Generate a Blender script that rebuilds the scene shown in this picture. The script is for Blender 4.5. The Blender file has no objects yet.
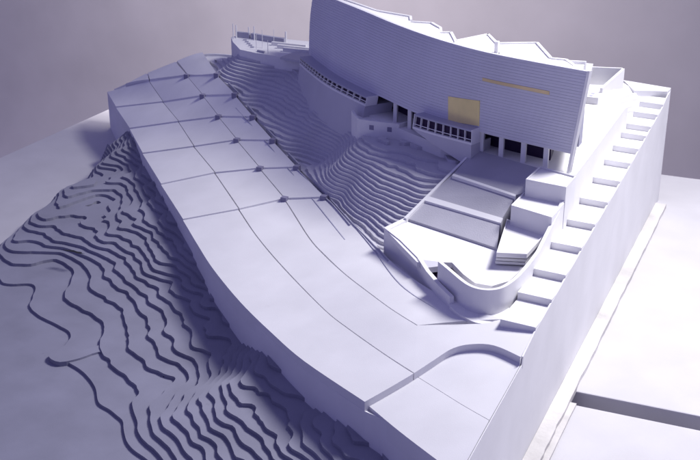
import bpy, math, random
import numpy as np
from mathutils import Matrix, Vector, noise
random.seed(7)
S = bpy.context.scene
COL = S.collection
# ------------------------------------------------------------------ camera
TH = math.radians(22.5); YAW = math.radians(23.6); FP = 1131.0; H = 10.0
fh = np.array([-math.sin(YAW), math.cos(YAW), 0.]); RT = np.array([math.cos(YAW), math.sin(YAW), 0.])
FW = fh*math.cos(TH) + np.array([0, 0, -math.sin(TH)]); UP = fh*math.sin(TH) + np.array([0, 0, math.cos(TH)])
CP = np.array([0, 0, H])
cd = bpy.data.cameras.new('camera'); cam = bpy.data.objects.new('camera', cd); COL.objects.link(cam)
cd.sensor_width = 36; cd.lens = 36*FP/700; cd.clip_start = .1; cd.clip_end = 300
cam.matrix_world = Matrix(((RT[0], UP[0], -FW[0], CP[0]), (RT[1], UP[1], -FW[1], CP[1]), (RT[2], UP[2], -FW[2], CP[2]), (0, 0, 0, 1)))
cd.dof.use_dof = True; cd.dof.focus_distance = 19.5; cd.dof.aperture_fstop = 3.5
S.camera = cam
# ------------------------------------------------------------------ light
W = bpy.data.worlds.new('World'); S.world = W; W.use_nodes = True
wn = W.node_tree.nodes; wl_ = W.node_tree.links; bg = wn['Background']; bg.inputs[1].default_value = 1
tc = wn.new('ShaderNodeTexCoord'); sp = wn.new('ShaderNodeSeparateXYZ'); wl_.new(tc.outputs['Generated'], sp.inputs[0])
cr = wn.new('ShaderNodeValToRGB'); wl_.new(sp.outputs['Z'], cr.inputs[0]); wl_.new(cr.outputs[0], bg.inputs[0])
cr.color_ramp.elements[0].position = 0; cr.color_ramp.elements[0].color = (.145, .14, .345, 1)
cr.color_ramp.elements[1].position = 1; cr.color_ramp.elements[1].color = (.19, .184, .415, 1)
def area(name, loc, target, size, power, col, spread=180):
    l = bpy.data.lights.new(name, 'AREA'); l.energy = power; l.color = col; l.shape = 'RECTANGLE'; l.size = size[0]; l.size_y = size[1]
    o = bpy.data.objects.new(name, l); COL.objects.link(o); o.location = loc; l.spread = math.radians(spread)
    d = Vector(target) - Vector(loc); o.rotation_euler = d.to_track_quat('-Z', 'Y').to_euler(); return o
area('key_softbox', (3, 26.5, 20.5), (-.5, 16, 0), (6, 6), 4700, (1, .985, .965), 132)
area('backdrop_lamp', (-20, 31, 9), (-24, 50, -2), (4, 4), 4600, (1, .94, .92))
S.view_settings.view_transform = 'Standard'; S.view_settings.look = 'None'; S.view_settings.exposure = 0; S.view_settings.gamma = 1
# ------------------------------------------------------------------ materials
def mat(name, col, rough=.7, var=.04, bump=.15, scale=9, fine=70, spots=0):
    m = bpy.data.materials.new(name); m.use_nodes = True; n = m.node_tree.nodes; L = m.node_tree.links
    b = n['Principled BSDF']; b.inputs['Roughness'].default_value = rough; b.inputs['Specular IOR Level'].default_value = .25
    tc = n.new('ShaderNodeTexCoord')
    a = n.new('ShaderNodeTexNoise'); a.inputs['Scale'].default_value = scale*.12; a.inputs['Detail'].default_value = 8; L.new(tc.outputs['Object'], a.inputs['Vector'])
    r = n.new('ShaderNodeMapRange'); r.inputs[1].default_value = .3; r.inputs[2].default_value = .7; r.inputs[3].default_value = 1-var; r.inputs[4].default_value = 1+var*.6
    L.new(a.outputs[0], r.inputs[0])
    h = n.new('ShaderNodeVectorMath'); h.operation = 'SCALE'; h.inputs[0].default_value = col; L.new(r.outputs[0], h.inputs['Scale'])
    out = h.outputs[0]
    if spots:
        v = n.new('ShaderNodeTexNoise'); v.inputs['Scale'].default_value = 3.1; v.inputs['Detail'].default_value = 12; v.inputs['Roughness'].default_value = .75
        L.new(tc.outputs['Object'], v.inputs['Vector'])
        q = n.new('ShaderNodeMapRange'); q.inputs[1].default_value = .64; q.inputs[2].default_value = .74; q.inputs[3].default_value = 0; q.inputs[4].default_value = spots
        L.new(v.outputs[0], q.inputs[0])
        x = n.new('ShaderNodeMix'); x.data_type = 'RGBA'; L.new(q.outputs[0], x.inputs['Factor']); L.new(out, x.inputs['A']); x.inputs['B'].default_value = (col[0]*.55, col[1]*.5, col[2]*.5, 1)
        out = x.outputs['Result']
    L.new(out, b.inputs['Base Color'])
    f = n.new('ShaderNodeTexNoise'); f.inputs['Scale'].default_value = fine; f.inputs['Detail'].default_value = 4; L.new(tc.outputs['Object'], f.inputs['Vector'])
    bp = n.new('ShaderNodeBump'); bp.inputs['Strength'].default_value = bump; bp.inputs['Distance'].default_value = .01
    L.new(f.outputs[0], bp.inputs['Height']); L.new(bp.outputs[0], b.inputs['Normal'])
    return m
M = dict(
    card=mat('white_card', (.76, .755, .78), spots=.12), wall=mat('painted_block_side', (.72, .715, .75), var=.06, spots=.2),
    hill=mat('grey_white_card', (.54, .535, .60), var=.06), terr=mat('terrain_card', (.25, .25, .325), var=.12, spots=.35),  # terr: grey card deepened and blued to carry the dim light on the left
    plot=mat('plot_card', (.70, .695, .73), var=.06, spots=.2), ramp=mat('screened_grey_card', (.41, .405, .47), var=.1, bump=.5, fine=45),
    table=mat('table_paint', (.53, .52, .555), var=.05, spots=.25, bump=.3), dark=mat('dark_glass', (.035, .02, .06), rough=.35),
    gap_shade=mat('painted_gap_shade', (.02, .02, .03)), grey=mat('dark_grey_card', (.24, .23, .34)), gold=mat('gold_card', (.98, .82, .36), rough=.5, var=.2), slot=mat('dull_gold_card', (.85, .68, .36), var=.2),
    facade=mat('facade_card', (.66, .66, .73), var=.05), strip=mat('raw_plaster_strip', (.62, .60, .60), var=.25, bump=1, fine=14, spots=.5),
    back=mat('backdrop_paper', (.51, .485, .51), var=.08, rough=.95, scale=2.5), sill=mat('grey_roof_card', (.40, .40, .50)))
# ------------------------------------------------------------------ helpers
def ray(x, y): return FW*FP + RT*(x-350) + UP*(230-y)
def at(x, y, z):
    d = ray(x, y); t = (z-H)/d[2]; return CP + d*t
def atX(x, y, X):
    d = ray(x, y); return CP + d*(X/d[0])
def atY(x, y, Y):
    d = ray(x, y); return CP + d*(Y/d[1])
class TPS:
    def __init__(s, P, lam=.002):
        P = np.array(P, float); s.c = P[:, :2]; n = len(P)
        K = s.k(s.c) + lam*np.eye(n); A = np.zeros((n+3, n+3)); A[:n, :n] = K
        Q = np.c_[np.ones(n), s.c]; A[:n, n:] = Q; A[n:, :n] = Q.T
        s.w = np.linalg.solve(A, np.r_[P[:, 2], 0, 0, 0])
    def k(s, X):
        d = np.sqrt(((X[:, None]-s.c[None])**2).sum(2)); return d**2*np.log(d+1e-9)*.05
    def __call__(s, X):
        X = np.atleast_2d(np.array(X, float))[:, :2]
        return s.k(X)@s.w[:-3] + np.c_[np.ones(len(X)), X]@s.w[-3:]
def hit(px, py, f):
    d = ray(px, py); zs = np.linspace(4.2, .3, 900); P = CP[None] + d[None]*((zs-H)/d[2])[:, None]
    g = P[:, 2] - f(P); i = int(np.argmax(g < 0)) if (g < 0).any() else 250
    if i > 0:
        a = g[i-1]/(g[i-1]-g[i]); return P[i-1]*(1-a) + P[i]*a
    return P[i]
def cat(pts, t):
    n = len(pts)-1; t = min(max(t, 0), n-1e-6); i = int(t); u = t-i
    p = [np.array(pts[min(max(j, 0), n)], float) for j in (i-1, i, i+1, i+2)]
    return .5*((2*p[1]) + (-p[0]+p[2])*u + (2*p[0]-5*p[1]+4*p[2]-p[3])*u*u + (-p[0]+3*p[1]-3*p[2]+p[3])*u**3)
def lin(pts, t):
    n = len(pts)-1; t = min(max(t, 0), n-1e-6); i = int(t); u = t-i
    return np.array(pts[i], float)*(1-u) + np.array(pts[i+1], float)*u
class MB:
    def __init__(s): s.v = []; s.f = []
    def add(s, vs, fs):
        o = len(s.v); s.v += [tuple(map(float, v)) for v in vs]; s.f += [tuple(i+o for i in f) for f in fs]; return s
    def box(s, x0, x1, y0, y1, z0, z1):
        return s.add([(x0, y0, z0), (x1, y0, z0), (x1, y1, z0), (x0, y1, z0), (x0, y0, z1), (x1, y0, z1), (x1, y1, z1), (x0, y1, z1)],
                     [(0, 3, 2, 1), (4, 5, 6, 7), (0, 1, 5, 4), (1, 2, 6, 5), (2, 3, 7, 6), (3, 0, 4, 7)])
    def prism(s, top, zb):                      # top: 3d points of a polygon; bottom at zb (number or list)
        n = len(top); zb = [zb]*n if not hasattr(zb, '__len__') else zb
        a = sum(top[i][0]*top[(i+1) % n][1]-top[(i+1) % n][0]*top[i][1] for i in range(n))
        if a < 0: top = top[::-1]; zb = zb[::-1]
        return s.add(list(top) + [(p[0], p[1], z) for p, z in zip(top, zb)],
                     [tuple(range(n)), tuple(range(2*n-1, n-1, -1))] + [(i, n+i, n+(i+1) % n, (i+1) % n) for i in range(n)])
    def wallpath(s, inner, outer, zt, zb):      # wall between two plan curves, heights per point
        n = len(inner); zt = [zt]*n if not hasattr(zt, '__len__') else zt; zb = [zb]*n if not hasattr(zb, '__len__') else zb
        v = []
        for a, b, t, c in zip(inner, outer, zt, zb): v += [(a[0], a[1], t), (b[0], b[1], t), (b[0], b[1], c), (a[0], a[1], c)]
        f = []
        for i in range(n-1):
            k = 4*i
            for j in range(4): f.append((k+j, k+(j+1) % 4, k+4+(j+1) % 4, k+4+j))
        f += [(3, 2, 1, 0), (4*n-4, 4*n-3, 4*n-2, 4*n-1)]
        return s.add(v, f)
    def build(s, name, m, parent=None, kind=None, smooth=False, fix=True, sharp=None):
        me = bpy.data.meshes.new(name); me.from_pydata(s.v, [], s.f); me.validate()
        if fix:
            import bmesh
            b = bmesh.new(); b.from_mesh(me); bmesh.ops.recalc_face_normals(b, faces=b.faces); b.to_mesh(me); b.free()
        me.materials.append(m); o = bpy.data.objects.new(name, me); COL.objects.link(o)
        if parent: o.parent = parent
        if kind: o['kind'] = kind
        if smooth:
            for p in me.polygons: p.use_smooth = True
        if sharp:
            for p in me.polygons: p.use_smooth = True
            me.set_sharp_from_angle(angle=sharp)
        return o
def thing(name, label, cat_, group=None, o=None, loc=(0, 0, 0)):
    if o is None:
        o = bpy.data.objects.new(name, None); COL.objects.link(o); o.empty_display_size = .2
    o['label'] = label; o['category'] = cat_
    if group: o['group'] = group
    return o
def offs(pts, d):                                # offset plan curve to its right-hand side by d
    r = []
    for i in range(len(pts)):
        a = np.array(pts[max(i-1, 0)][:2]); b = np.array(pts[min(i+1, len(pts)-1)][:2]); t = b-a; t = t/np.linalg.norm(t)
        r.append(np.array(pts[i][:2]) + d*np.array([t[1], -t[0]]))
    return r
# ------------------------------------------------------------------ setting
b = MB(); n = 24; prof = [(-30, -14)] + [(42, -14)] + [(42+8*math.sin(a), -6-8*math.cos(a)) for a in np.linspace(.1, math.pi/2, 12)] + [(50, 45)]
v = [(x, y, z) for x in (-90, 60) for y, z in prof]; k = len(prof)
b.add(v, [(i, i+1, k+i+1, k+i) for i in range(k-1)]); b.build('backdrop', M['back'], kind='structure', smooth=True)
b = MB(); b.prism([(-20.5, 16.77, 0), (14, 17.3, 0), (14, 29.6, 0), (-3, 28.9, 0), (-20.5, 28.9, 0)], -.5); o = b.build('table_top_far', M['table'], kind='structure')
md = o.modifiers.new('b', 'BEVEL'); md.width = .025; md.segments = 2
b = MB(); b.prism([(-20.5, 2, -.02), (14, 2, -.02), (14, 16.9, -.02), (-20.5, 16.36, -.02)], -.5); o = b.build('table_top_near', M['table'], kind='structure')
md = o.modifiers.new('b', 'BEVEL'); md.width = .02; md.segments = 2
# ------------------------------------------------------------------ ground surface of the block, fitted to levels
Gp = [(107,92,1.09),(125,117,1.1),(142,154,1.13),(160,184,1.15),(182,220,1.18),(213,270,1.22),(240,303,1.28),(268,328,1.33),(304,365,1.42),(364,404,1.58),(399,431,1.72),(437,460,1.85),(458,476,1.9),
 (147,73,1.78),(176,61,2.22),(165,102,1.55),(203,96,2.0),(235,95,2.3),(217,75,2.45),(187,76,2.15),(178,122,1.48),(218,117,1.85),(253,117,2.1),(194,147,1.43),(237,140,1.72),(273,140,1.93),
 (215,173,1.4),(260,169,1.6),(297,168,1.76),(239,210,1.36),(284,199,1.5),(324,198,1.64),(309,238,1.5),(285,270,1.38),(339,270,1.6),(366,291,1.7),(372,238,1.72),(325,311,1.5),(362,340,1.62),(400,317,1.83),
 (415,375,1.75),(449,310,1.98),(452,350,1.92),(481,325,2.05),(505,322,2.1),(495,345,2.02),(524,360,2.06),(486,420,1.98)]
G = TPS([tuple(at(x, y, z)) for x, y, z in Gp] + [(-16.2, 26.6, 2.5), (-15, 26.8, 2.6), (-12, 26.8, 2.7), (-9, 24, 2.4), (-5, 26.5, 2.7), (-3.5, 26.8, 2.75), (-3.8, 20, 2.5), (-6, 20, 2.3), (-3.46, 11.2, 1.92)])
L0 = [(107,92),(115.7,107.6),(129.4,129),(142.3,154),(160.6,185),(182.5,220.5),(197,245),(213,270),(240,303),(270,333),(304,363),(364,404)]
L0x = [(364,404),(399,431),(437,460),(458,476)]
n0 = [hit(x, y, G) for x, y in L0[:6]]; l0w = []
for a, c in zip(n0[:-1], n0[1:]): l0w += [a+(c-a)*u for u in (0, .2, .4, .6, .8)]
l0w += [hit(x, y, G) for x, y in [cat(L0, t) for t in np.linspace(5, 11, 31)]]
for x, y in [cat(L0x, t) for t in np.linspace(.05, 3, 14)]:
    p = hit(x, y, lambda P: G(P)-.085)
    if p[1] < l0w[-1][1]-.02: l0w.append(p)
XR = -3.46; YB = 26.85
ys = np.array([p[1] for p in l0w])[::-1]; xs = np.array([p[0] for p in l0w])[::-1]
def xL(y): return float(np.interp(y, ys, xs))
# ------------------------------------------------------------------ base block
block = thing('base_block', 'tall white model base block with curved left side, carrying plots, hillside and building', 'model base')
b = MB(); Y = np.unique(np.r_[ys[0]+.03, ys[1:], np.linspace(ys[-1], YB, 4)]); NU = 40
rows = []
for y in Y:
    x0 = xL(y)+.02; u = np.linspace(0, 1, NU); P = np.c_[x0+(XR-.1-x0)*u, np.full(NU, y)]
    rows.append(np.c_[P, G(P)-.16-.22*(P[:, 0] > -4.4)])
v = [tuple(p) for r in rows for p in r]; m_ = len(rows)
f = [(i*NU+j, i*NU+j+1, (i+1)*NU+j+1, (i+1)*NU+j) for i in range(m_-1) for j in range(NU-1)]
b.add(v, f); b.build('core_top', M['wall'], block, smooth=True, fix=False)
b = MB(); lw = [(p[0]+.012, p[1]) for p in l0w]; gz = G(np.array(lw))
b.wallpath([(p[0]+.10, p[1]) for p in lw], lw, list(gz-.12), 0); b.build('left_side', M['wall'], block, smooth=False)
b = MB(); X = np.linspace(l0w[0][0]+.02, XR-.1, 60); P = np.c_[X, np.full(60, YB)]
b.wallpath(P, P+[0, .08], list(np.maximum(G(P)-.1, 1.0)), 0); b.build('back_side', M['wall'], block)
# right side plate, its top following the treads
RY = [14.86, 15.8, 16.69, 17.81, 18.85, 19.92, 21.04, 22.08, 22.94, 23.78, 24.35, 25.2, 25.94]; RZ = [2.24+.04*i for i in range(13)]
RR = [(540.4,331.3),(555.4,302.4),(569,279),(585,250),(598,226.5),(611.5,204),(623.4,183),(633,164.5),(640,151),(646.4,137),(651,128),(657.5,115.7),(663.4,105)]
RQ = [float(np.clip(atX(x, y, XR)[1], RY[i]-.55, RY[i]-.05)) for i, (x, y) in enumerate(RR)]
DR = .125
py_ = [11.15, 12, 13, 14.1, 14.14, RQ[0]]; gx = G(np.array([(XR, y) for y in py_])); pz_ = [g-.092 for g in gx[:4]] + [g+.02 for g in gx[4:]]
for i in range(13):
    py_.append(RQ[i]); pz_.append(RZ[i]-.005)
    if i < 12: py_.append(RQ[i+1]); pz_.append(RZ[i+1]-DR-.005)
py_ += [YB+.06]; pz_ += [2.76]
b = MB(); b.wallpath([(XR-.012, y) for y in py_], [(XR, y) for y in py_], pz_, 0); b.build('right_side', M['wall'], block)
ly = [14.15] + RQ + [26.3, YB+.06]; lz = [gx[4]+.022] + [z-.055 for z in RZ] + [2.76, 2.80]
b = MB(); b.wallpath([(XR-.02, y) for y in ly], [(XR+.003, y) for y in ly], lz, [z-.2 for z in lz]); b.build('side_lip', M['wall'], block)
# plots
def patch(A, B, t0, t1, f, rz0=0., rz1=0., nu=6, nv=6, gap=.018, fn=cat, thick=.3, name='plot', m=None, s0=None, s1=None, straight=False):
    """A,B pixel curves (left,right) over rows t0..t1; rz0/rz1 raise far/near edge"""
    g = [];
    s0 = t0 if s0 is None else s0; s1 = t1 if s1 is None else s1
    if straight: C4 = [hit(*fn(A, t0), f), hit(*fn(B, s0), f), hit(*fn(A, t1-1e-5), f), hit(*fn(B, s1-1e-5), f)]
    for i in range(nv+1):
        a = fn(A, t0+(t1-t0)*i/nv); c = fn(B, s0+(s1-s0)*i/nv); pa = hit(*a, f); pc = hit(*c, f); d = pc-pa; L = np.linalg.norm(d[:2])+1e-6
        if straight:
            w_ = i/nv; pa = C4[0]*(1-w_)+C4[2]*w_; pc = C4[1]*(1-w_)+C4[3]*w_; d = pc-pa
        r = []
        for j in range(nu+1):
            u = j/nu; p = pa*(1-u)+pc*u
            if not straight: p[2] = float(f(p)[0])
            if j == 0: p = p + d/L*gap
            if j == nu: p = p - d/L*gap
            z = p[2] + rz0 + (rz1-rz0)*i/nv
            r.append((min(p[0], XR-.021), p[1], z))
        g.append(r)
    k = (nv+1)*(nu+1); v = [p for r in g for p in r]; v2 = [(p[0], p[1], p[2]-thick) for p in v]
    ix = lambda i, j: i*(nu+1)+j
    f_ = [(ix(i, j), ix(i+1, j), ix(i+1, j+1), ix(i, j+1)) for i in range(nv) for j in range(nu)]
    ring = [ix(0, j) for j in range(nu)] + [ix(i, nu) for i in range(nv)] + [ix(nv, j) for j in range(nu, 0, -1)] + [ix(i, 0) for i in range(nv, 0, -1)]
    f_ += [(a, c, c+k, a+k) for a, c in zip(ring, ring[1:]+ring[:1])]
    return MB().add(v+v2, f_).build(name, m or M['plot'], block, sharp=.5)
L1 = [(149,81),(163,102.3),(178.5,122),(194,147),(215,173.5),(239,210),(258,238),(285,270),(325,311),(350,331),(385,356),(414,375)]
L2 = [(187,76),(203,96),(218.6,117),(237,140.5),(260,169),(284.5,199.5),(309,238),(325,256),(345,275),(368,293),(392,311),(417,327)]
L3 = [(217,75),(235,95),(253,117.5),(273,141),(297,168),(324,198),(352,222),(372,240),(395,265),(430,290),(470,310),(505,321)]
for A, B in ((L0, L1), (L1, L2), (L2, L3)):
    for r in range(5): patch(A, B, r, r+1, G, 0, .034, gap=.012, straight=True)
patch([(125,84.5),(126,85)], [(147,73),(149.5,81)], 0, 1, G, 0, .05, nu=4, nv=2, fn=lin)
patch([(147.5,73),(149.5,81)], [(176,61.5),(187,76)], 0, 1, G, 0, .05, nu=4, nv=3, fn=lin)
patch([(176.5,61),(187.5,76)], [(203,52),(217,75)], 0, 1, G, 0, .05, nu=4, nv=3, fn=lin)
patch(L0, L1, 5, 11, G, 0, .03, nv=30, gap=.012); patch(L1, L2, 5, 11, G, 0, .03, nv=30, gap=.012); patch(L2, L3, 5, 11, G, 0, .03, nv=30, gap=.012)
CA = [(414,375),(433,362.5),(452,350.5),(471,346),(495,347.5),(525,361)]; CB = [(417,327),(440,326.5),(463,326),(485,325),(506,321.5),(541,331.8)]
patch(CA, CB, 0, 5, G, .03, .03, nu=6, nv=24, gap=.0)
LX = [(414,375),(438,390),(462,405),(489,420.5)]
G2f = lambda P: G(P)-.085
patch([(366,403.5)]+L0x[1:3]+[(460,477)], LX, 0, 3, G2f, nv=16, gap=.0, s0=0, s1=3)
patch(LX, CA, 0, 3, G2f, nv=20, gap=.012, s0=0, s1=5)
# small stair blocks at the plot corners
for L, w in ((L2, .065), (L3, .065)):
    for r in range(6):
        p = hit(L[r][0], L[r][1]+1.2, G); MB().box(-w, w, -.06, .06, -.05, .085).build('stair_block', M['grey'], block).location = (p[0], p[1], p[2])
for r in range(5):
    x, y = cat(L3, r+.5); p = hit(x+4, y, G); q = hit(cat(L3, r+.95)[0]+4, cat(L3, r+.95)[1]-1, G); d = q-p; d /= np.linalg.norm(d); nrm = np.array([d[1], -d[0], 0])*.014
    MB().prism([p-nrm+[0, 0, .03], q-nrm+[0, 0, .03], q+nrm+[0, 0, .03], p+nrm+[0, 0, .03]], min(p[2], q[2])-.1).build('kerb_dash', M['sill'], block)
def kerb(pts, w=.018, h=.03, f=G, name='kerb_line', m=None, seg=8, parent=None):
    q = [hit(*cat(pts, t), f) for t in np.linspace(0, len(pts)-1, seg*(len(pts)-1))]
    a = offs(q, w/2); c = offs(q, -w/2); zt = [p[2]+h for p in q]
    return MB().wallpath(a, c, zt, [z-.1 for z in zt]).build(name, m or M['sill'], parent or block)
kerb([(236,108),(262,137),(291,172),(318,206),(345,240)], h=.012); kerb([(450,331),(468,339.5),(490,342),(512,336)], h=.02)
kerb([(331,201),(352,224),(372,244),(388,262)], h=.035, m=M['sill']); kerb([(345,215),(372,248),(402,287),(444,315)], h=.025)
kerb([(297,170),(316,190),(333,206),(350,226)], h=.035, m=M['sill'])
# treads along the right side
x0, x1 = -4.02, XR-.0125
for i in range(12):
    MB().prism([(x0, RY[i], RZ[i]), (x1, RQ[i], RZ[i]), (x1, RQ[i+1]-.003, RZ[i+1]-DR), (x0, RY[i+1]-.003, RZ[i+1]-DR)], 1.6).build('tread', M['card'], block)
MB().prism([(-4.3, RY[12], RZ[12]), (x0, RY[12], RZ[12]), (x1, RQ[12], RZ[12]), (x1, 26.4, 2.74), (-4.3, 26.4, 2.74)], 1.6).build('tread', M['card'], block)
MB().prism([atY(623, 80, 26.9), atY(671, 88, 26.9), (XR-.02, 26.55, 2.86), (-4.2, 26.25, 2.88)], 2).build('corner_plate', M['card'], block)
bz = lambda x: 2.975-.27*min(max((x+4.62)/.6, 0), 1)
MB().prism([(-4.6, 25.4, 2.984), (-4.6, 26.6, 2.984), (-4.0, 26.5, bz(-4.0)), (-4.0, 24.35, bz(-4.0)), (-4.06, 24.3, 2.984)], 2.0).build('bank', M['card'], block)
for c in ([(637,94),(628,95.5),(617,100.5),(608,106)], [(636,99.5),(624,102),(612,107),(603,113)], [(632,107),(620,109),(609,112.5),(598,119)], [(631,111.5),(618,114),(607,118),(596,124)]):
    q = []
    for t in np.linspace(0, 3, 12):
        z = 2.9
        for _ in range(12): p = at(*cat(c, t), z); z = .5*z + .5*bz(p[0])
        q.append((p[0], p[1], z))
    MB().wallpath(q, offs(q, -.05), [p[2]+.035 for p in q], 2.3).build('curved_step', M['card'], block)
# plinth strip at the foot of the right side
pl = thing('plinth_strip', 'low raw plaster strip with a peeling edge at the foot of the block\'s right side', 'strip')
b = MB(); yy = np.linspace(8, 26.45, 150); 
def wob(y): return .02*noise.noise(Vector((y*1.7, 3, 1)))+ (.05*max(0, noise.noise(Vector((y*2.9, 9, 1)))) if y < 17 else 0)
b.wallpath([(XR+.004, y) for y in yy], [(-3.2-wob(y), y) for y in yy], .11, -.01); b.build('strip_body', M['strip'], pl)
b = MB(); yy = np.linspace(13, 16.6, 50); b.wallpath([(-3.24-wob(y), y) for y in yy], [(-3.10+.4*wob(y+9), y) for y in yy], .03, -.01); b.build('strip_lip', M['strip'], pl)

# ------------------------------------------------------------------ contour layers by marching squares
def layers(F, mask, x0, x1, y0, y1, step, zlist, dz, parent, m, over=2.6, lab='contour_layer'):
    nx = int((x1-x0)/step)+1; ny = int((y1-y0)/step)+1
    X, Yg = np.meshgrid(x0+step*np.arange(nx), y0+step*np.arange(ny)); P = np.c_[X.ravel(), Yg.ravel()]
    Z = np.concatenate([F(P[i:i+20000]) for i in range(0, len(P), 20000)]).reshape(ny, nx); K = mask(P).reshape(ny, nx)
    for zk in zlist:
        A = np.minimum(Z-zk, K*3); hi = (Z < zk+dz*over); pos = A > 0
        any_ = pos[:-1, :-1] | pos[1:, :-1] | pos[:-1, 1:] | pos[1:, 1:]
        lo = hi[:-1, :-1] | hi[1:, :-1] | hi[:-1, 1:] | hi[1:, 1:]
        V = []; Fc = []; idx = {}
        def vid(key, p):
            if key not in idx: idx[key] = len(V); V.append(p)
            return idx[key]
        for i, j in np.argwhere(any_ & lo):
            i = int(i); j = int(j)
            cs = [(i, j), (i, j+1), (i+1, j+1), (i+1, j)]; poly = []; cut = []
            for q in range(4):
                c0 = cs[q]; c1 = cs[(q+1) % 4]; a0 = A[c0]; a1 = A[c1]
                if a0 > 0: poly.append(vid(c0, (X[c0], Yg[c0], zk)))
                if (a0 > 0) != (a1 > 0):
                    t = a0/(a0-a1); key = (min(c0, c1), max(c0, c1)); w = vid(key, (X[c0]+(X[c1]-X[c0])*t, Yg[c0]+(Yg[c1]-Yg[c0])*t, zk)); poly.append(w); cut.append((w, a0 > 0))
            if len(poly) >= 3: Fc.append(poly)
            if len(cut) == 2:
                (a, ain), (c, _) = cut
                pa, pc = V[a], V[c]; ia = vid((a, 'd'), (pa[0], pa[1], zk-dz)); ic = vid((c, 'd'), (pc[0], pc[1], zk-dz))
                Fc.append((a, ia, ic, c) if not ain else (c, ic, ia, a))
        par = list(range(len(V)))
        def find(a):
            while par[a] != a: par[a] = par[par[a]]; a = par[a]
            return a
        for fc in Fc:
            for w in fc[1:]: par[find(w)] = find(fc[0])
        comp = {}
        for fc in Fc: comp.setdefault(find(fc[0]), []).append(fc)
        for fs in comp.values():
            if len(fs) < 12: continue
            mp = {}; vv = []
            for fc in fs:
                for w in fc:
                    if w not in mp: mp[w] = len(vv); vv.append(V[w])
            MB().add(vv, [tuple(mp[w] for w in fc) for fc in fs]).build(lab, m, parent, fix=False)
def polymask(poly):
    poly = np.array([tuple(p)[:2] for p in poly], float)
    def f(P):
        best = np.full(len(P), 1e9); ins = np.zeros(len(P), bool)
        for i in range(len(poly)):
            a = poly[i]; c = poly[(i+1) % len(poly)]; e = c-a; w = P-a; t = np.clip((w@e)/(e@e), 0, 1)
            best = np.minimum(best, np.linalg.norm(w-t[:, None]*e, axis=1))
            cond = ((a[1] <= P[:, 1]) != (c[1] <= P[:, 1])); xi = a[0]+(P[:, 1]-a[1])*e[0]/(e[1] if abs(e[1]) > 1e-9 else 1e-9)
            ins ^= cond & (P[:, 0] < xi)
        return np.where(ins, best, -best)
    return f
def fbm(P, s, seed):
    return np.array([noise.noise(Vector((p[0]*s, p[1]*s, seed)))+.5*noise.noise(Vector((p[0]*s*2.1, p[1]*s*2.1, seed+5))) for p in P])
# upper hillside
hillside = thing('contoured_hillside', 'stepped contour layered hillside sweeping down from the curved building to the plots', 'hillside')
Hp = [(205,52,2.42),(217,75,2.45),(235,95,2.3),(253,117,2.1),(273,141,1.93),(297,168,1.76),(324,198,1.64),(247,95,2.38),(264,115,2.17),(285,140,2.0),(308,166,1.80),(352,222,1.65),(372,240,1.66),(384,243,1.7),
 (225,52,2.7),(232,62,2.65),(243,80,2.5),(262,100,2.3),(238,52,3.0),(255,66,2.85),(280,72,2.75),(306,79,2.9),(315,92,2.78),(323,107,2.66),(339,122,2.6),(270,85,2.58),(298,95,2.58),(285,115,2.3),(308,112,2.42),(300,135,2.12),(325,130,2.34),(312,152,1.90),(338,132,2.4),(328,148,2.08),
 (348,130,2.5),(345,145,2.4),(352,126,2.65),(365,134,2.78),(398,137,2.70),(414,137,2.76),(422,139,2.80),(440,149,2.82),(380,120,2.72),(400,118,2.74),(360,112,2.7),(461,163,2.78),(453,174,2.68),(427,197,2.4),(408,215,2.08),(392,228,1.88),
 (325,160,1.85),(333,163,2.1),(343,165,2.32),(365,160,2.52),(400,160,2.64),(435,165,2.68),(345,192,1.85),(357,188,2.1),(380,182,2.36),(410,182,2.5),(368,218,1.8),(382,208,2.02),(400,200,2.22),(450,205,2.2),(480,182,2.5),(500,162,2.6),(430,225,1.9)]
HF = TPS([tuple(at(x, y, z)) for x, y, z in Hp], lam=.004)
HZ = lambda P: HF(P) + .035*fbm(P, 1.9, 2.) + .012*fbm(P, 5., 4.)
poly = [at(196, 47, 2.4), hit(219, 75, G), hit(238, 96, G), hit(257, 118, G), hit(277, 141, G), hit(300, 166, G), hit(327, 196, G), hit(354, 221, G), hit(375, 240, G), hit(387, 243, G), at(402, 236, 1.9), at(435, 228, 2.0), at(475, 205, 2.3), at(505, 160, 2.9), (-6.0, 20.6), (-8.2, 21.6), (-9.6, 22.9), (-11, 24.1), (-11.9, 25.6), (-15.6, 26.2)]
layers(HZ, polymask(poly), -17, -5.6, 17.2, 26.6, .055, np.arange(1.50, 3.0, .068), .068, hillside, M['hill'])
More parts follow.
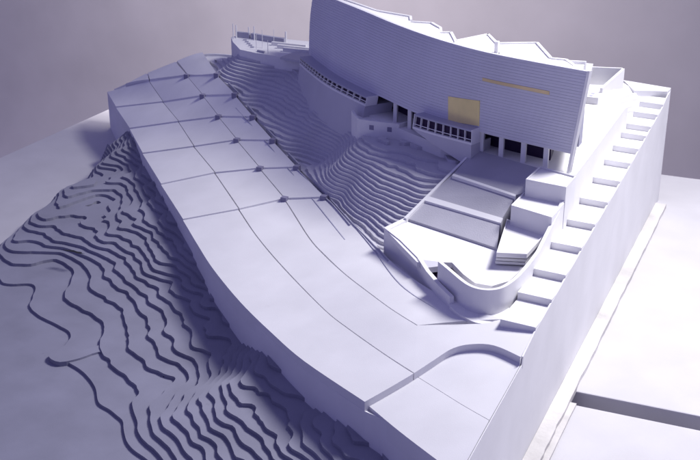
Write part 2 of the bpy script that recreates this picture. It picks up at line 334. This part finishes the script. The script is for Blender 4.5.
# lower terrain
terr = thing('contoured_lower_terrain', 'darker stepped contour terrain of stacked card sheets along the curved left side of the block', 'terrain model')
Tp = [(0,302,.0),(-60,330,-.05),(20,345,-.03),(40,375,-.03),(60,410,-.04),(80,430,-.03),(105,450,-.02),(130,480,-.02),(0,420,-.1),(30,460,-.1),(80,480,-.1),(-60,450,-.1),
 (0,284,.06),(29,308,.06),(50,322,.065),(75,338,.07),(50,357,.062),(90,385,.062),(97,406,.06),(124,421,.06),(151,462,.06),
 (100,345,.13),(130,372,.14),(140,410,.16),(160,430,.25),(180,425,.33),(210,405,.5),(240,385,.68),(256,362,.80),(281,372,.86),(300,400,.76),(260,430,.62),(220,445,.42),(300,445,.78),(335,415,.90),(387,468,.96),(345,455,.9),(280,470,.55),(190,465,.25),
 (232,368,.62),(205,380,.35),(172,378,.2),(200,345,.42),(225,345,.42),(211,309,.52),(180,305,.42),(150,315,.28),(120,305,.2),(95,300,.17),(60,300,.13),
 (192,272,.63),(180,237,.82),(160,198,.88),(148,174,.88),(125,139,.80),(150,240,.60),(125,205,.62),(115,170,.58),(98,200,.46),(150,275,.44),(118,262,.36),(60,190,.52),(80,182,.52),(95,165,.52),(103,150,.45),
 (30,215,.34),(5,240,.15),(20,228,.27),(38,236,.3),(62,243,.33),(90,250,.34),(60,254,.16),(85,262,.2),(35,262,.13),(0,262,.11),(60,218,.43),(85,222,.46)]
tw = [tuple(at(x, y, z)) for x, y, z in Tp]
for x, y, z, d in ((60,186,.5,.6),(90,163,.5,.7),(30,212,.33,.6),(4,237,.14,.6),(103,140,.4,.6),(-30,260,.1,.6)):
    p = at(x, y, z); tw.append((p[0]-.5*d, p[1]+d*.9, -.25)); tw.append((p[0]-1.2*d, p[1]+d*1.9, -.8))
TF = TPS(tw, lam=.003)
TZ = lambda P: TF(P) + np.clip(TF(P)-.02, 0, .5)*(.11*fbm(P, 1.7, 7.) + .075*(.35-np.abs(fbm(P, 1.35, 11.))))
def tmask(P):
    return np.minimum(np.minimum(np.interp(P[:, 1], ys, xs)+.14-P[:, 0], P[:, 0]+20.3), 27.0-P[:, 1])
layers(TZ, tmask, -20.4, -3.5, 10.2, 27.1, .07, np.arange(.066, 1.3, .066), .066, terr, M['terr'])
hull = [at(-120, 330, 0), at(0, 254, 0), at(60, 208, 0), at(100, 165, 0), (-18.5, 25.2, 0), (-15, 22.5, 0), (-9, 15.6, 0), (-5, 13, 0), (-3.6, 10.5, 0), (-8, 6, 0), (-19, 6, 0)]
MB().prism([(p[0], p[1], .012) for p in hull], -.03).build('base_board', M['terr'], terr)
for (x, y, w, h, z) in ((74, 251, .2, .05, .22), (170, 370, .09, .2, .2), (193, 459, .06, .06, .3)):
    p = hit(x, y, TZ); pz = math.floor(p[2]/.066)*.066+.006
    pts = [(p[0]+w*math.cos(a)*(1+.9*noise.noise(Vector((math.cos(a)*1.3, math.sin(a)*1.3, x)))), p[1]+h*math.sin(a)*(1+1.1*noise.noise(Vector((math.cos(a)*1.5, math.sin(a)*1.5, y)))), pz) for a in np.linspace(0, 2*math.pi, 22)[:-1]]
    MB().prism(pts, pz-.004).build('gap', M['gap_shade'], terr)  # flat dark patch painted as the shade of a hollow, nothing is cut
for k_, c in enumerate(([(49,357),(54,351),(64,354),(80,351),(100,345),(122,346),(120,350.5),(98,352),(80,358),(60,362)],)):
    P = [at(x, y, .105) for x, y in c]; n = len(P)
    Q = [cat([tuple(P[(i-1) % n]), tuple(P[i]), tuple(P[(i+1) % n]), tuple(P[(i+2) % n])], 1+u) for i in range(n) for u in (0, .33, .66)]
    MB().prism([(q[0], q[1], .105+.003*k_) for q in Q], 0).build('contour_layer', M['terr'], terr)
# ------------------------------------------------------------------ the building
FB = [(-4.16, 19.56), (-5.1, 19.83), (-6.07, 20.14), (-7.4, 20.68), (-8.7, 21.62), (-10.1, 22.72), (-11.1, 23.72), (-11.8, 24.5)]
FT = [(-3.98, 19.56), (-5.05, 19.87), (-6.12, 20.25), (-7.3, 20.92), (-8.5, 21.82), (-9.7, 22.86), (-10.75, 23.74), (-11.66, 24.52)]
def fac(t, z, out=0.):                           # point on the facade; out = distance towards the viewer
    w = (z-3.4)/1.55; p = cat(FB, t)*(1-w)+cat(FT, t)*w; e = .01
    a = cat(FB, max(t-e, 0))*(1-w)+cat(FT, max(t-e, 0))*w; c = cat(FB, min(t+e, 6.999))*(1-w)+cat(FT, min(t+e, 6.999))*w
    d = c-a; d /= np.linalg.norm(d); nn = np.array([d[1], -d[0]])       # curve runs right->left, viewer side
    if nn[1] > 0: nn = -nn
    if t > 6: p = p - d*0 + (.10*math.sin(math.pi*min(max(w, 0), 1)))*(t-6)*d
    return np.array([p[0]+nn[0]*out, p[1]+nn[1]*out, z])
def project(p):
    d = np.array(p)-CP; z = d@FW; return 350+FP*(d@RT)/z, 230-FP*(d@UP)/z
def facuv(x, y):
    t, z = 3., 4.
    for _ in range(40):
        u0, v0 = project(fac(t, z)); e = 1e-3
        a = project(fac(t+e, z)); c = project(fac(t, z+e))
        J = np.array([[(a[0]-u0)/e, (c[0]-u0)/e], [(a[1]-v0)/e, (c[1]-v0)/e]]); s = np.linalg.solve(J, [x-u0, y-v0]); t = min(max(t+.7*s[0], 0.01), 6.99); z += .7*s[1]
    return t, z
bld = thing('museum_building', 'curved white building model with gold square on its fine-lined facade', 'building model')
def fband(t0, t1, z0, z1, o0, o1, n, name, m, parent=bld, zz=None):
    ts = np.linspace(t0, t1, n); V = []; F_ = []
    for i, t in enumerate(ts):
        V += [fac(t, z1, o1), fac(t, z1, o0), fac(t, z0, o0), fac(t, z0, o1)]
    for i in range(n-1):
        k = 4*i; F_ += [(k+j, k+(j+1) % 4, k+4+(j+1) % 4, k+4+j) for j in range(4)]
    F_ += [(0, 1, 2, 3), (4*n-1, 4*n-2, 4*n-3, 4*n-4)]
    return MB().add(V, F_).build(name, m, parent)
# facade sheet, sliced into bands so that the lean and the bulge follow
ZF0, ZF1 = 3.40, 4.95
NC = 28; hz = (ZF1-ZF0)/NC
fb = MB(); NT = 40; V = []
tsv = np.linspace(0, 7, NT+1)
for i, t in enumerate(tsv):
    for z in np.linspace(ZF0, ZF1-.002, 9): V.append(fac(min(t, 6.999), z, -.005))
    for z in np.linspace(ZF1-.002, ZF0, 9): V.append(fac(min(t, 6.999), z, -.07))
F_ = [];
for i in range(NT):
    for j in range(18): a = i*18+j; c = i*18+(j+1) % 18; F_.append((a, c, c+18, a+18))
F_ += [tuple(range(18)), tuple(NT*18+j for j in range(17, -1, -1))]
fb.add(V, F_); fb.build('facade_wall', M['facade'], bld)
for i in range(NC):
    z0 = ZF0+i*hz; fband(0.0, 6.995, z0+.0015, z0+hz-.0035, -.012, .0+.002*random.random(), 42, 'cladding_course', M['facade'])
# gold panel and slot
def facquad(c, out, name, m, n=6, parent=bld):
    (tl, zl), (tr, zr), (tl2, zl2), (tr2, zr2) = [facuv(*p) for p in c]; V = []
    for i in range(n+1):
        u = i/n
        for (T0, Z0, T1, Z1) in ((tl, zl, tr, zr), (tl2, zl2, tr2, zr2)):
            t = T0+(T1-T0)*u; z = Z0+(Z1-Z0)*u; V += [fac(t, z, out), fac(t, z, 0)]
    F_ = []
    for i in range(n): k = 4*i; F_ += [(k, k+2, k+6, k+4), (k, k+4, k+5, k+1), (k+2, k+3, k+7, k+6), (k+1, k+5, k+7, k+3)]
    F_ += [(0, 1, 3, 2), (4*n, 4*n+2, 4*n+3, 4*n+1)]
    return MB().add(V, F_).build(name, m, parent)
gp = facquad([(448.5,96.3),(480,100.8),(448.5,120.5),(479.3,126)], .012, 'gold_panel', M['gold'])
sl = facquad([(482.7,77.6),(549.5,91.2),(482.7,80.6),(549.5,94.8)], .011, 'gold_slot', M['slot'], n=12)
# main body behind the facade
t_ = np.linspace(0, 7, 30)
body = [tuple(fac(min(t, 6.999), 3.42, -.45)[:2]) for t in t_]
bk = [(-12.0, 25.4), (-9.6, 26.2), (-5.2, 26.2), (-4.35, 20.1)]
MB().prism([(p[0], p[1], 3.43) for p in [tuple(fac(min(t, 6.999), 3.42, -.075)[:2]) for t in t_] + bk], 3.36).build('soffit', M['wall'], bld)
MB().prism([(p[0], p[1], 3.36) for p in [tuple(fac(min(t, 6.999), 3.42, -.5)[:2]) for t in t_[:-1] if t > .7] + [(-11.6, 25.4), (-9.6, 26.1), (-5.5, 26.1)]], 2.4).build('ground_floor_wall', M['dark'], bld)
top = [tuple(fac(min(t, 6.999), 4.9, -.075)[:2]) for t in t_]
# roof volumes, each a wedge with parapets along its back edges
def roof(front, back, zf, zb, m='card'):
    P = [fac(min(t, 6.999), zf, -.08) for t in front] + [at(x, y, zb) for x, y in back]
    MB().prism(P, 3.44).build('roof_volume', M[m], bld)
    Q = [at(x, y, zb) for x, y in back]
    for a, c in zip(Q[:-1], Q[1:]):
        d = c-a; L = np.linalg.norm(d); nn = np.array([d[1], -d[0], 0])/L*.03
        MB().prism([a-nn+[0, 0, .03], c-nn+[0, 0, .03], c+nn+[0, 0, .03], a+nn+[0, 0, .03]], zb-.12).build('parapet', M['card'], bld)
tF = lambda x, y: facuv(x, y)[0]
e = [max(tF(581, 72), .3), tF(560, 67), tF(530, 61), tF(498, 54), tF(457, 45.5), tF(430, 36), tF(400, 26), tF(370, 14)]
roof([e[3], e[2], e[1], e[0]], [(582,72),(566,60.5),(551,59),(537,43.5),(498.5,44)], 4.86, 4.72)
roof([e[4], (e[4]+e[3])/2, e[3]], [(497,50),(497,44),(488,35),(456,41.5)], 4.87, 4.71)
roof([e[5], e[4]], [(456,45),(455.6,41.5),(451,33),(427,33)], 4.88, 4.7)
roof([e[6], e[5]], [(441,33),(440.5,28.5),(431.7,23.5),(406.6,22)], 4.89, 4.68)
roof([6.99, e[7], e[6]], [(411,21),(410.5,17),(376,11),(345,0),(318,-8)], 4.9, 4.7)
p = at(496.5, 54, 4.75); MB().box(p[0]-.035, p[0]+.035, p[1]-.05, p[1]+.05, 4.6, 5.0).build('flue', M['card'], bld)
# boxes at the right back end of the building
MB().prism([fac(.2, 4.9, -.08), fac(.4, 4.9, -.08), at(568, 62, 4.6), at(585, 63, 4.6)], 3.44).build('end_block', M['card'], bld)
a, c = at(566.5, 60.5, 4.72), at(585, 61.5, 4.72)
MB().wallpath([a, c], [a+[.02, .05, 0], c+[.02, .05, 0]], 4.72, 4.3).build('parapet', M['card'], bld)
# columns
for x in (479, 499, 521.5, 544.5):
    t, z = facuv(x, 137+ (x-479)*.2); p = fac(t, 3.2, -.10); MB().box(p[0]-.045, p[0]+.045, p[1]-.045, p[1]+.045, 2.9, 3.4).build('column', M['card'], bld)
for x in (393, 407.5):
    t, z = facuv(x, 104+(x-393)*.4); p = fac(t, 3.2, -.10); MB().box(p[0]-.04, p[0]+.04, p[1]-.04, p[1]+.04, 2.9, 3.4).build('column', M['card'], bld)
p0, p1 = fac(0.02, 3.4, .02), fac(.12, 3.4, .02)
V = []
for z in (3.0, 3.4, 4.2, 4.955):
    for (t, o_) in ((0, .012), (0, -.09)): q = fac(t, z, o_); V += [(q[0]+.005, q[1], z), (q[0]+.05, q[1]+.015, z)]
F_ = []
for i in range(3):
    k = 4*i
    for a_, c_ in ((0, 1), (1, 3), (3, 2), (2, 0)): F_.append((k+a_, k+c_, k+4+c_, k+4+a_))
F_ += [(0, 1, 3, 2), (12, 13, 15, 14)]
MB().add(V, F_).build('end_fin', M['card'], bld)
# glazed galleries hung on the facade
def gallery(xa, ya, xb, yb, out, zr, hw, zb, nwin):
    ta, tb = tF(xa, ya), tF(xb, yb); n = 24
    g = bld
    rf = fband(ta, tb, zr-.035, zr, out, -.02, n, 'gallery_roof', M['sill'])
    fband(ta, tb, zr-hw-.04, zr-hw, out, -.02, n, 'gallery_sill', M['card'])
    fband(ta, tb, zr-hw, zr-.036, out-.07, out-.09, n, 'gallery_glass', M['dark'])
    if zb > 2.3:
        V = []
        for i in range(n):
            t = ta+(tb-ta)*i/(n-1); u = i/(n-1); q0 = 2.72+.46*u if ta < tb else 3.18-.46*u
            V += [fac(t, zr-hw-.041, out-.005), fac(t, zr-hw-.041, out-.06), fac(t, q0, out-.06), fac(t, q0, out-.005)]
        F_ = [(4*i+j, 4*i+(j+1) % 4, 4*i+4+(j+1) % 4, 4*i+4+j) for i in range(n-1) for j in range(4)] + [(3, 2, 1, 0), (4*n-4, 4*n-3, 4*n-2, 4*n-1)]
        MB().add(V, F_).build('gallery_base_wall', M['hill'], bld)
        te = min(ta, tb); fband(te, te+.03, 2.6, zr-hw-.041, out-.061, -.4, 2, 'gallery_base_wall', M['hill'])
    else: fband(ta, tb, zb, zr-hw-.041, out-.005, -.45, n, 'gallery_base_wall', M['hill'])
    for i in range(nwin+1):
        t = ta+(tb-ta)*i/nwin; dt = .0055*(1 if i < nwin else -1)
        fband(t, t+dt*1.5, zr-hw, zr-.036, out-.004, out-.05, 2, 'mullion', M['card'])
    fband(ta, tb, zr-hw+.05, zr-hw+.062, out-.01, out-.022, n, 'gallery_rail', M['card'])
    for t in (ta, tb):
        s = -.012 if t == min(ta, tb) else .012
        fband(t, t+s, zr-hw-.04, zr, out-.003, -.02, 2, 'gallery_end', M['card'])
gallery(311, 54, 377, 97, .27, 3.40, .16, 2.0, 18)
gallery(424, 112, 479, 128, .24, 3.48, .25, 2.4, 8)
# ------------------------------------------------------------------ platform the building stands on
plat = thing('building_platform', 'white podium floor between the building and the long retaining wall on the right', 'podium')
Rt = [(-3.99, 25.6, 3.0), (-4.0, 22, 3.0), (-4.0, 19.3, 3.0)]
MB().prism([(-3.995, 24.3, 2.98), (-4.6, 25.4, 2.98), (-4.6, 26.8, 2.98), (-12, 26.8, 2.98), fac(6.9, 2.98, .1), fac(5.5, 2.98, .1), fac(4.4, 2.98, .1), fac(3.7, 2.98, .1), fac(2.6, 2.98, .1), tuple(at(474, 150, 2.98)), tuple(at(544, 172, 2.98)), tuple(at(566.5, 187, 2.98))], 1.8).build('floor', M['card'], plat)
yy = np.array([19.35, 21, 23, 24, 24.35]); MB().wallpath([(-4.06, y) for y in yy], [(-3.99, y) for y in yy], [3.07, 3.07, 3.08, 3.08, 3.0], 2.0).build('retaining_wall', M['card'], plat)
# court at the back
crt = thing('walled_court', 'small open walled court on the podium behind the building\'s right end', 'court')
a, c = at(588.5, 66, 3.42), at(622, 70, 3.36); d = at(600, 88, 3.1)
MB().wallpath([a, c], [a+[0, .06, 0], c+[0, .06, 0]], 3.40, 2.9).build('back_wall', M['card'], crt)
MB().wallpath([c, d], [c+[.06, 0, 0], d+[.06, 0, 0]], [3.40, 3.1], 2.9).build('side_wall', M['card'], crt)
p = at(592, 104, 2.98); kb = thing('roof_kiosk', 'tiny white box with two dark squares painted as holes, inside the walled court', 'box')
MB().box(p[0]-.13, p[0]+.13, p[1]-.02, p[1]+.4, 2.985, 3.14).build('kiosk_body', M['card'], kb)
for dy in (.05, .24): MB().box(p[0]-.10, p[0]-.02, p[1]+dy, p[1]+dy+.1, 3.138, 3.144).build('hole_shade', M['sill'], kb)  # thin grey plates paint the dark inside of the holes
# end screen beside the building (thin dark fin)
MB().box(-4.075, -4.045, 19.68, 19.95, 3.5, 4.15).build('side_fin', M['sill'], bld)
# ------------------------------------------------------------------ bastion
bas = thing('bastion_terrace', 'faceted white balcony terrace with small dark-painted square holes below the middle of the facade', 'terrace')
rim = [(351.5,110.5),(357.5,119.3),(399,124.3),(416,119.3),(425,116)]
R3 = [at(x, y, 3.06) for x, y in rim]; BODY = [R3[0]+[.03, .03, 0]] + [p+[0, .035, 0] for p in R3[1:4]]; back_ = [tuple(fac(2.75, 3, -.35)[:2]), tuple(fac(3.4, 3, -.35)[:2]), tuple(fac(4.1, 3, -.35)[:2])]
MB().prism([(p[0], p[1], 2.95) for p in BODY]+[(x, y, 2.95) for x, y in back_], 2.3).build('terrace_body', M['card'], bas)
i_ = offs(R3, .05); o_ = offs(R3, -.004)
if np.mean([q[1] for q in i_]) < np.mean([q[1] for q in o_]): i_ = offs(R3, -.05); o_ = offs(R3, .004)
MB().wallpath(i_, o_, 3.06, 2.4).build('parapet', M['card'], bas)
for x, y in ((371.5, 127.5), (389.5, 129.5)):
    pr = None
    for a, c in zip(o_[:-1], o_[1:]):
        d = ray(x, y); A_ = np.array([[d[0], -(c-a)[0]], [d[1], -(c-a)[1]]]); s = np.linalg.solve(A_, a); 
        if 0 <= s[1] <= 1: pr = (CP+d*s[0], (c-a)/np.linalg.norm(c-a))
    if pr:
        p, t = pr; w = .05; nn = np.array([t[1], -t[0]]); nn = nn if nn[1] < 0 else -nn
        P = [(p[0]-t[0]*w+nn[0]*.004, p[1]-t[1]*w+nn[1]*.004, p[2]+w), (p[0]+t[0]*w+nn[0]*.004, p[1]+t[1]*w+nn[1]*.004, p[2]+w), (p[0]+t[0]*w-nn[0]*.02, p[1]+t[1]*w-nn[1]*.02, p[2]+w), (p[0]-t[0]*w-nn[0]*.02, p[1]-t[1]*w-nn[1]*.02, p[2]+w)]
        MB().prism(P, p[2]-w).build('square_hole_shade', M['grey'], bas)  # dark plate carries the hole's shade as colour, parapet stays solid
# ------------------------------------------------------------------ entrance ramps and plaza
plz = thing('entrance_plaza', 'white plaza with three grey sloping lawn panels leading up to the building', 'plaza')
def quad(pts, name, m, th=.3, parent=plz): return MB().prism([at(x, y, z) for x, y, z in pts], min(p[2] for p in pts)-th).build(name, m, parent)
quad([(475,149.5,3.0),(545,170,3.0),(526,192,2.80),(516,195,2.76),(453.5,174,2.76)], 'lawn_panel', M['ramp'])
quad([(453.5,173.5,2.785),(516,194.5,2.785),(515.5,196.5,2.765),(452,175.5,2.765)], 'pale_strip', M['card'])
quad([(452.5,175,2.74),(515.5,196.3,2.74),(502,219,2.48),(427.5,196.5,2.46)], 'lawn_panel', M['ramp'])
quad([(428,196,2.49),(503,218.2,2.50),(501,223,2.45),(425,200.5,2.44)], 'pale_strip', M['card'])
quad([(425,200,2.42),(500,222.8,2.43),(497,248,2.22),(406,218,2.22)], 'lawn_panel', M['ramp'])
# edge strip of the ramps on the left
quad([(473.5,149,3.02),(475.5,149.5,3.02),(406.5,218.5,2.25),(404,217.5,2.25)], 'edge_strip', M['card'], th=1.3)
ZP = 2.17
quad([(406,219,ZP),(497,249,ZP),(530,245,ZP),(545,240,ZP),(521,270,ZP),(509,281,ZP),(492,286,ZP),(475,283,ZP),(463,274,ZP),(452,262.5,ZP),(417,262,ZP),(387,231,ZP)], 'plaza_floor', M['card'], th=.1)
quad([(384,240,1.95),(420,262,1.95),(450,262,1.95),(505,300,1.95),(525,285,1.95),(545,240,1.95),(500,235,1.95),(420,225,1.95)], 'plaza_base', M['wall'], th=.5)
# left wall with sloping top
wl = [(384,227.5,2.19),(400,240,2.19),(417,257,2.19),(426,271,2.18),(438,285,2.19),(450,297,2.20)]
A_ = [at(*p) for p in wl]; 
i_ = offs(A_, -.07)
if i_[2][0] < A_[2][0]: i_ = offs(A_, .07)
MB().wallpath(A_, i_, [p[2] for p in wl], 1.5).build('left_wall', M['card'], plz)
a = at(384, 227.5, 2.19); c = at(406, 217, 2.22)
MB().prism([a, c, c+[.1, .02, 0], at(388, 230, 2.19)], 1.5).build('corner_wall', M['card'], plz)
quad([(418,262,2.0),(440,262,2.0),(462,290,1.97),(451,305,1.97)], 'sunken_path', M['dark'], th=.05)
quad([(417,259,2.18),(441,262,2.18),(441,266,2.18),(425,268,2.18)], 'path_landing', M['hill'], th=.1)
# curved wall
cw = [(437,263),(452,283),(463,298),(475,307),(490,309.5),(503,305),(513,294)]
jt = [(439,261.5),(450,268),(462,281),(474,288),(491.7,290.5),(509,285.5),(523,273),(530,262)]
zt = 2.50
out_ = [at(*p, zt) for p in [(438,261.5),(449,270.5),(460,280),(469,286),(479,289.3),(491,290.3),(503,288),(512,282.5)]] + [(-4.03, 15.95), (-4.0, 16.6), (-4.0, 17.4), (-4.0, 18.3), (-4.0, 19.3)]
oc = [cat([tuple(p)[:2] for p in out_], t) for t in np.linspace(0, 12, 140)]
for _ in range(25): oc = [oc[0]] + [(oc[i-1]+2*oc[i]+oc[i+1])/4 for i in range(1, len(oc)-1)] + [oc[-1]]
ic = offs(oc, .06)
if np.linalg.norm(ic[40]-oc[0]) > np.linalg.norm(oc[40]-oc[0]): ic = offs(oc, -.06)
zz = [zt if (p[1] < 17.0 or p[0] < -4.3) else float(np.interp(p[1], [17.0, 18.3, 19.3], [zt, 2.74, 3.07])) for p in oc]
cwall = thing('curved_retaining_wall', 'smooth white J-shaped curved wall wrapping the low end of the plaza', 'wall')
o = MB().wallpath(oc, ic, zz, 1.8).build('curved_wall', M['card'], cwall, smooth=True)
o.data.shade_smooth(); md = o.modifiers.new('e', 'EDGE_SPLIT'); md.split_angle = .6
base_d = [at(449, 310, 2.0), at(462, 319.5, 2.02), at(481, 325.5, 2.05), at(504, 321, 2.1)]
bd = [cat([p[:2] for p in base_d], t) for t in np.linspace(0, 3, 24)]; g_ = G(np.array(bd))
MB().prism([(p[0], p[1], 2.08) for p in bd]+[tuple(at(512, 300, 2.08)), tuple(at(455, 290, 2.08))], 1.8).build('foot_slab', M['card'], cwall)
# ------------------------------------------------------------------ terrace boxes stepping down beside the ramps
def tray(c, z, zb, label, par=.035, front_layers=0):
    t = thing('terrace_box', label, 'terrace box', 'terrace boxes beside the ramps')
    P = [at(x, y, z) for x, y in c]; n = len(P); cen = sum(P)/n
    MB().prism([(p[0], p[1], z-par) for p in P], zb).build('box_body', M['card'], t)
    for i in range(n):
        a, d = P[i], P[(i+1) % n]; ia = a+(cen-a)*.05; id_ = d+(cen-d)*.05
        MB().prism([(a[0], a[1], z), (d[0], d[1], z), (id_[0], id_[1], z), (ia[0], ia[1], z)], z-par+.001).build('rim', M['card'], t)
    return t
tray([(525.8,179),(566.3,187),(576,176),(540,166)], 3.1, 2.0, 'upper of three white open boxes stepping down beside the ramps, below the end column')
tray([(511.2,205),(552,217.3),(566,201),(524,192)], 2.80, 2.0, 'middle of three white open boxes stepping down beside the ramps')
tc = tray([(496.5,252.5),(527,254),(548,231),(507,219)], 2.45, 2.37, 'lowest of three boxes beside the ramps, with a layered front edge')
for i in range(4):
    z = 2.41-.055*i; o1 = .4*i
    MB().prism([at(497-.2*i, 251.5, 2.41)*[1, 1, 0]+[0, -.012*i, z], at(526.5+.1*i, 253, 2.41)*[1, 1, 0]+[0, -.012*i, z], at(547, 232, 2.41)*[1, 1, 0]+[0, 0, z], at(507, 221, 2.41)*[1, 1, 0]+[0, 0, z]], z-.045).build('front_layer', M['card'], tc)
# ------------------------------------------------------------------ pavilion plateau at the far left
pv = thing('pavilion_plateau', 'raised white plateau with low walls at the far end of the model', 'plateau')
ed = [(231,37),(233,42),(240,49.5),(256,53),(279,56.5),(308,61.5)]
P = [at(x, y, 3.12) for x, y in ed]
MB().prism(P+[(-11.6, 25.0, 3.12), (-11.6, 26.8, 3.12), (-14.9, 26.8, 3.12)], 2.2).build('plateau_body', M['card'], pv)
MB().prism([at(280,57,3.16), at(308,62,3.16), (-11.7, 25.3, 3.16), (-12.6, 26, 3.16)], 3.1).build('plateau_plate', M['hill'], pv)
for i in range(3): 
    a = at(289+6*i, 44+3*i, 3.2); MB().box(a[0]-.5, a[0]+.5, a[1]-.04, a[1]+.04, 3.12, 3.22).build('curved_step', M['card'], pv)
for x0, y0, x1, y1 in ((236,37,249,38.5),(251,38.5,262,40.5),(262.5,40.7,284,44)):
    a, c = at(x0, y0, 3.13), at(x1, y1, 3.13); MB().wallpath([a, c], [a+[0, .1, 0], c+[0, .1, 0]], 3.27, 3.1).build('low_wall', M['sill'], pv)
for i in range(5):
    a, c = at(243+1.8*i, 40+1.8*i, 3.14), at(246.5+1.8*i, 40+1.8*i, 3.14); MB().wallpath([a, c], [a+[0, .03, 0], c+[0, .03, 0]], 3.16, 3.1).build('stair_tread', M['sill'], pv)
for x0, y0, x1, y1 in ((257,51.5,264,53),):
    a, c = at(x0, y0, 3.13), at(x1, y1, 3.13); MB().wallpath([a, c], [a+[0, .06, 0], c+[0, .06, 0]], 3.17, 3.1).build('low_wall', M['sill'], pv)
gq = 'thin white posts standing on the far plateau'
posts = [(233.5,39,21,.020,'leftmost thin white post, at the outer corner of the far plateau'),(236.5,38,23,.028,'white post just inside the left corner of the far plateau'),(249,38.5,25,.026,'white post standing between the two low grey walls on the plateau'),
 (254.5,40,24,.026,'white post just right of the gap in the plateau\'s low walls'),(262.5,48,27,.012,'thin wire-like post in front of the low wall, middle of the plateau'),(256.5,50,32,.012,'short thin post near the plateau\'s front edge, by the small dark slab'),
 (274,43,27,.012,'thin post behind the right half of the low wall'),(286,43.5,29.5,.04,'thick white post ending the right of the plateau\'s low wall'),(268,54,38,.012,'thin post at the front rim of the plateau')]
for x, y, yt, w, lab in posts:
    w *= .75; a = at(x, y, 3.12); h = .8*(y-yt)/ (FP*math.cos(TH)/((a-CP)@FW)); b = MB(); nseg = 8
    V = [(a[0]+w*math.cos(k*math.pi/4)*s, a[1]+w*math.sin(k*math.pi/4)*s, z) for z, s in ((3.12, 1), (3.12+h, .8)) for k in range(nseg)]
    b.add(V, [(k, (k+1) % 8, 8+(k+1) % 8, 8+k) for k in range(8)]+[tuple(range(8, 16)), tuple(range(7, -1, -1))])
    thing('post', lab, 'post', gq, o=b.build('post', M['card']))
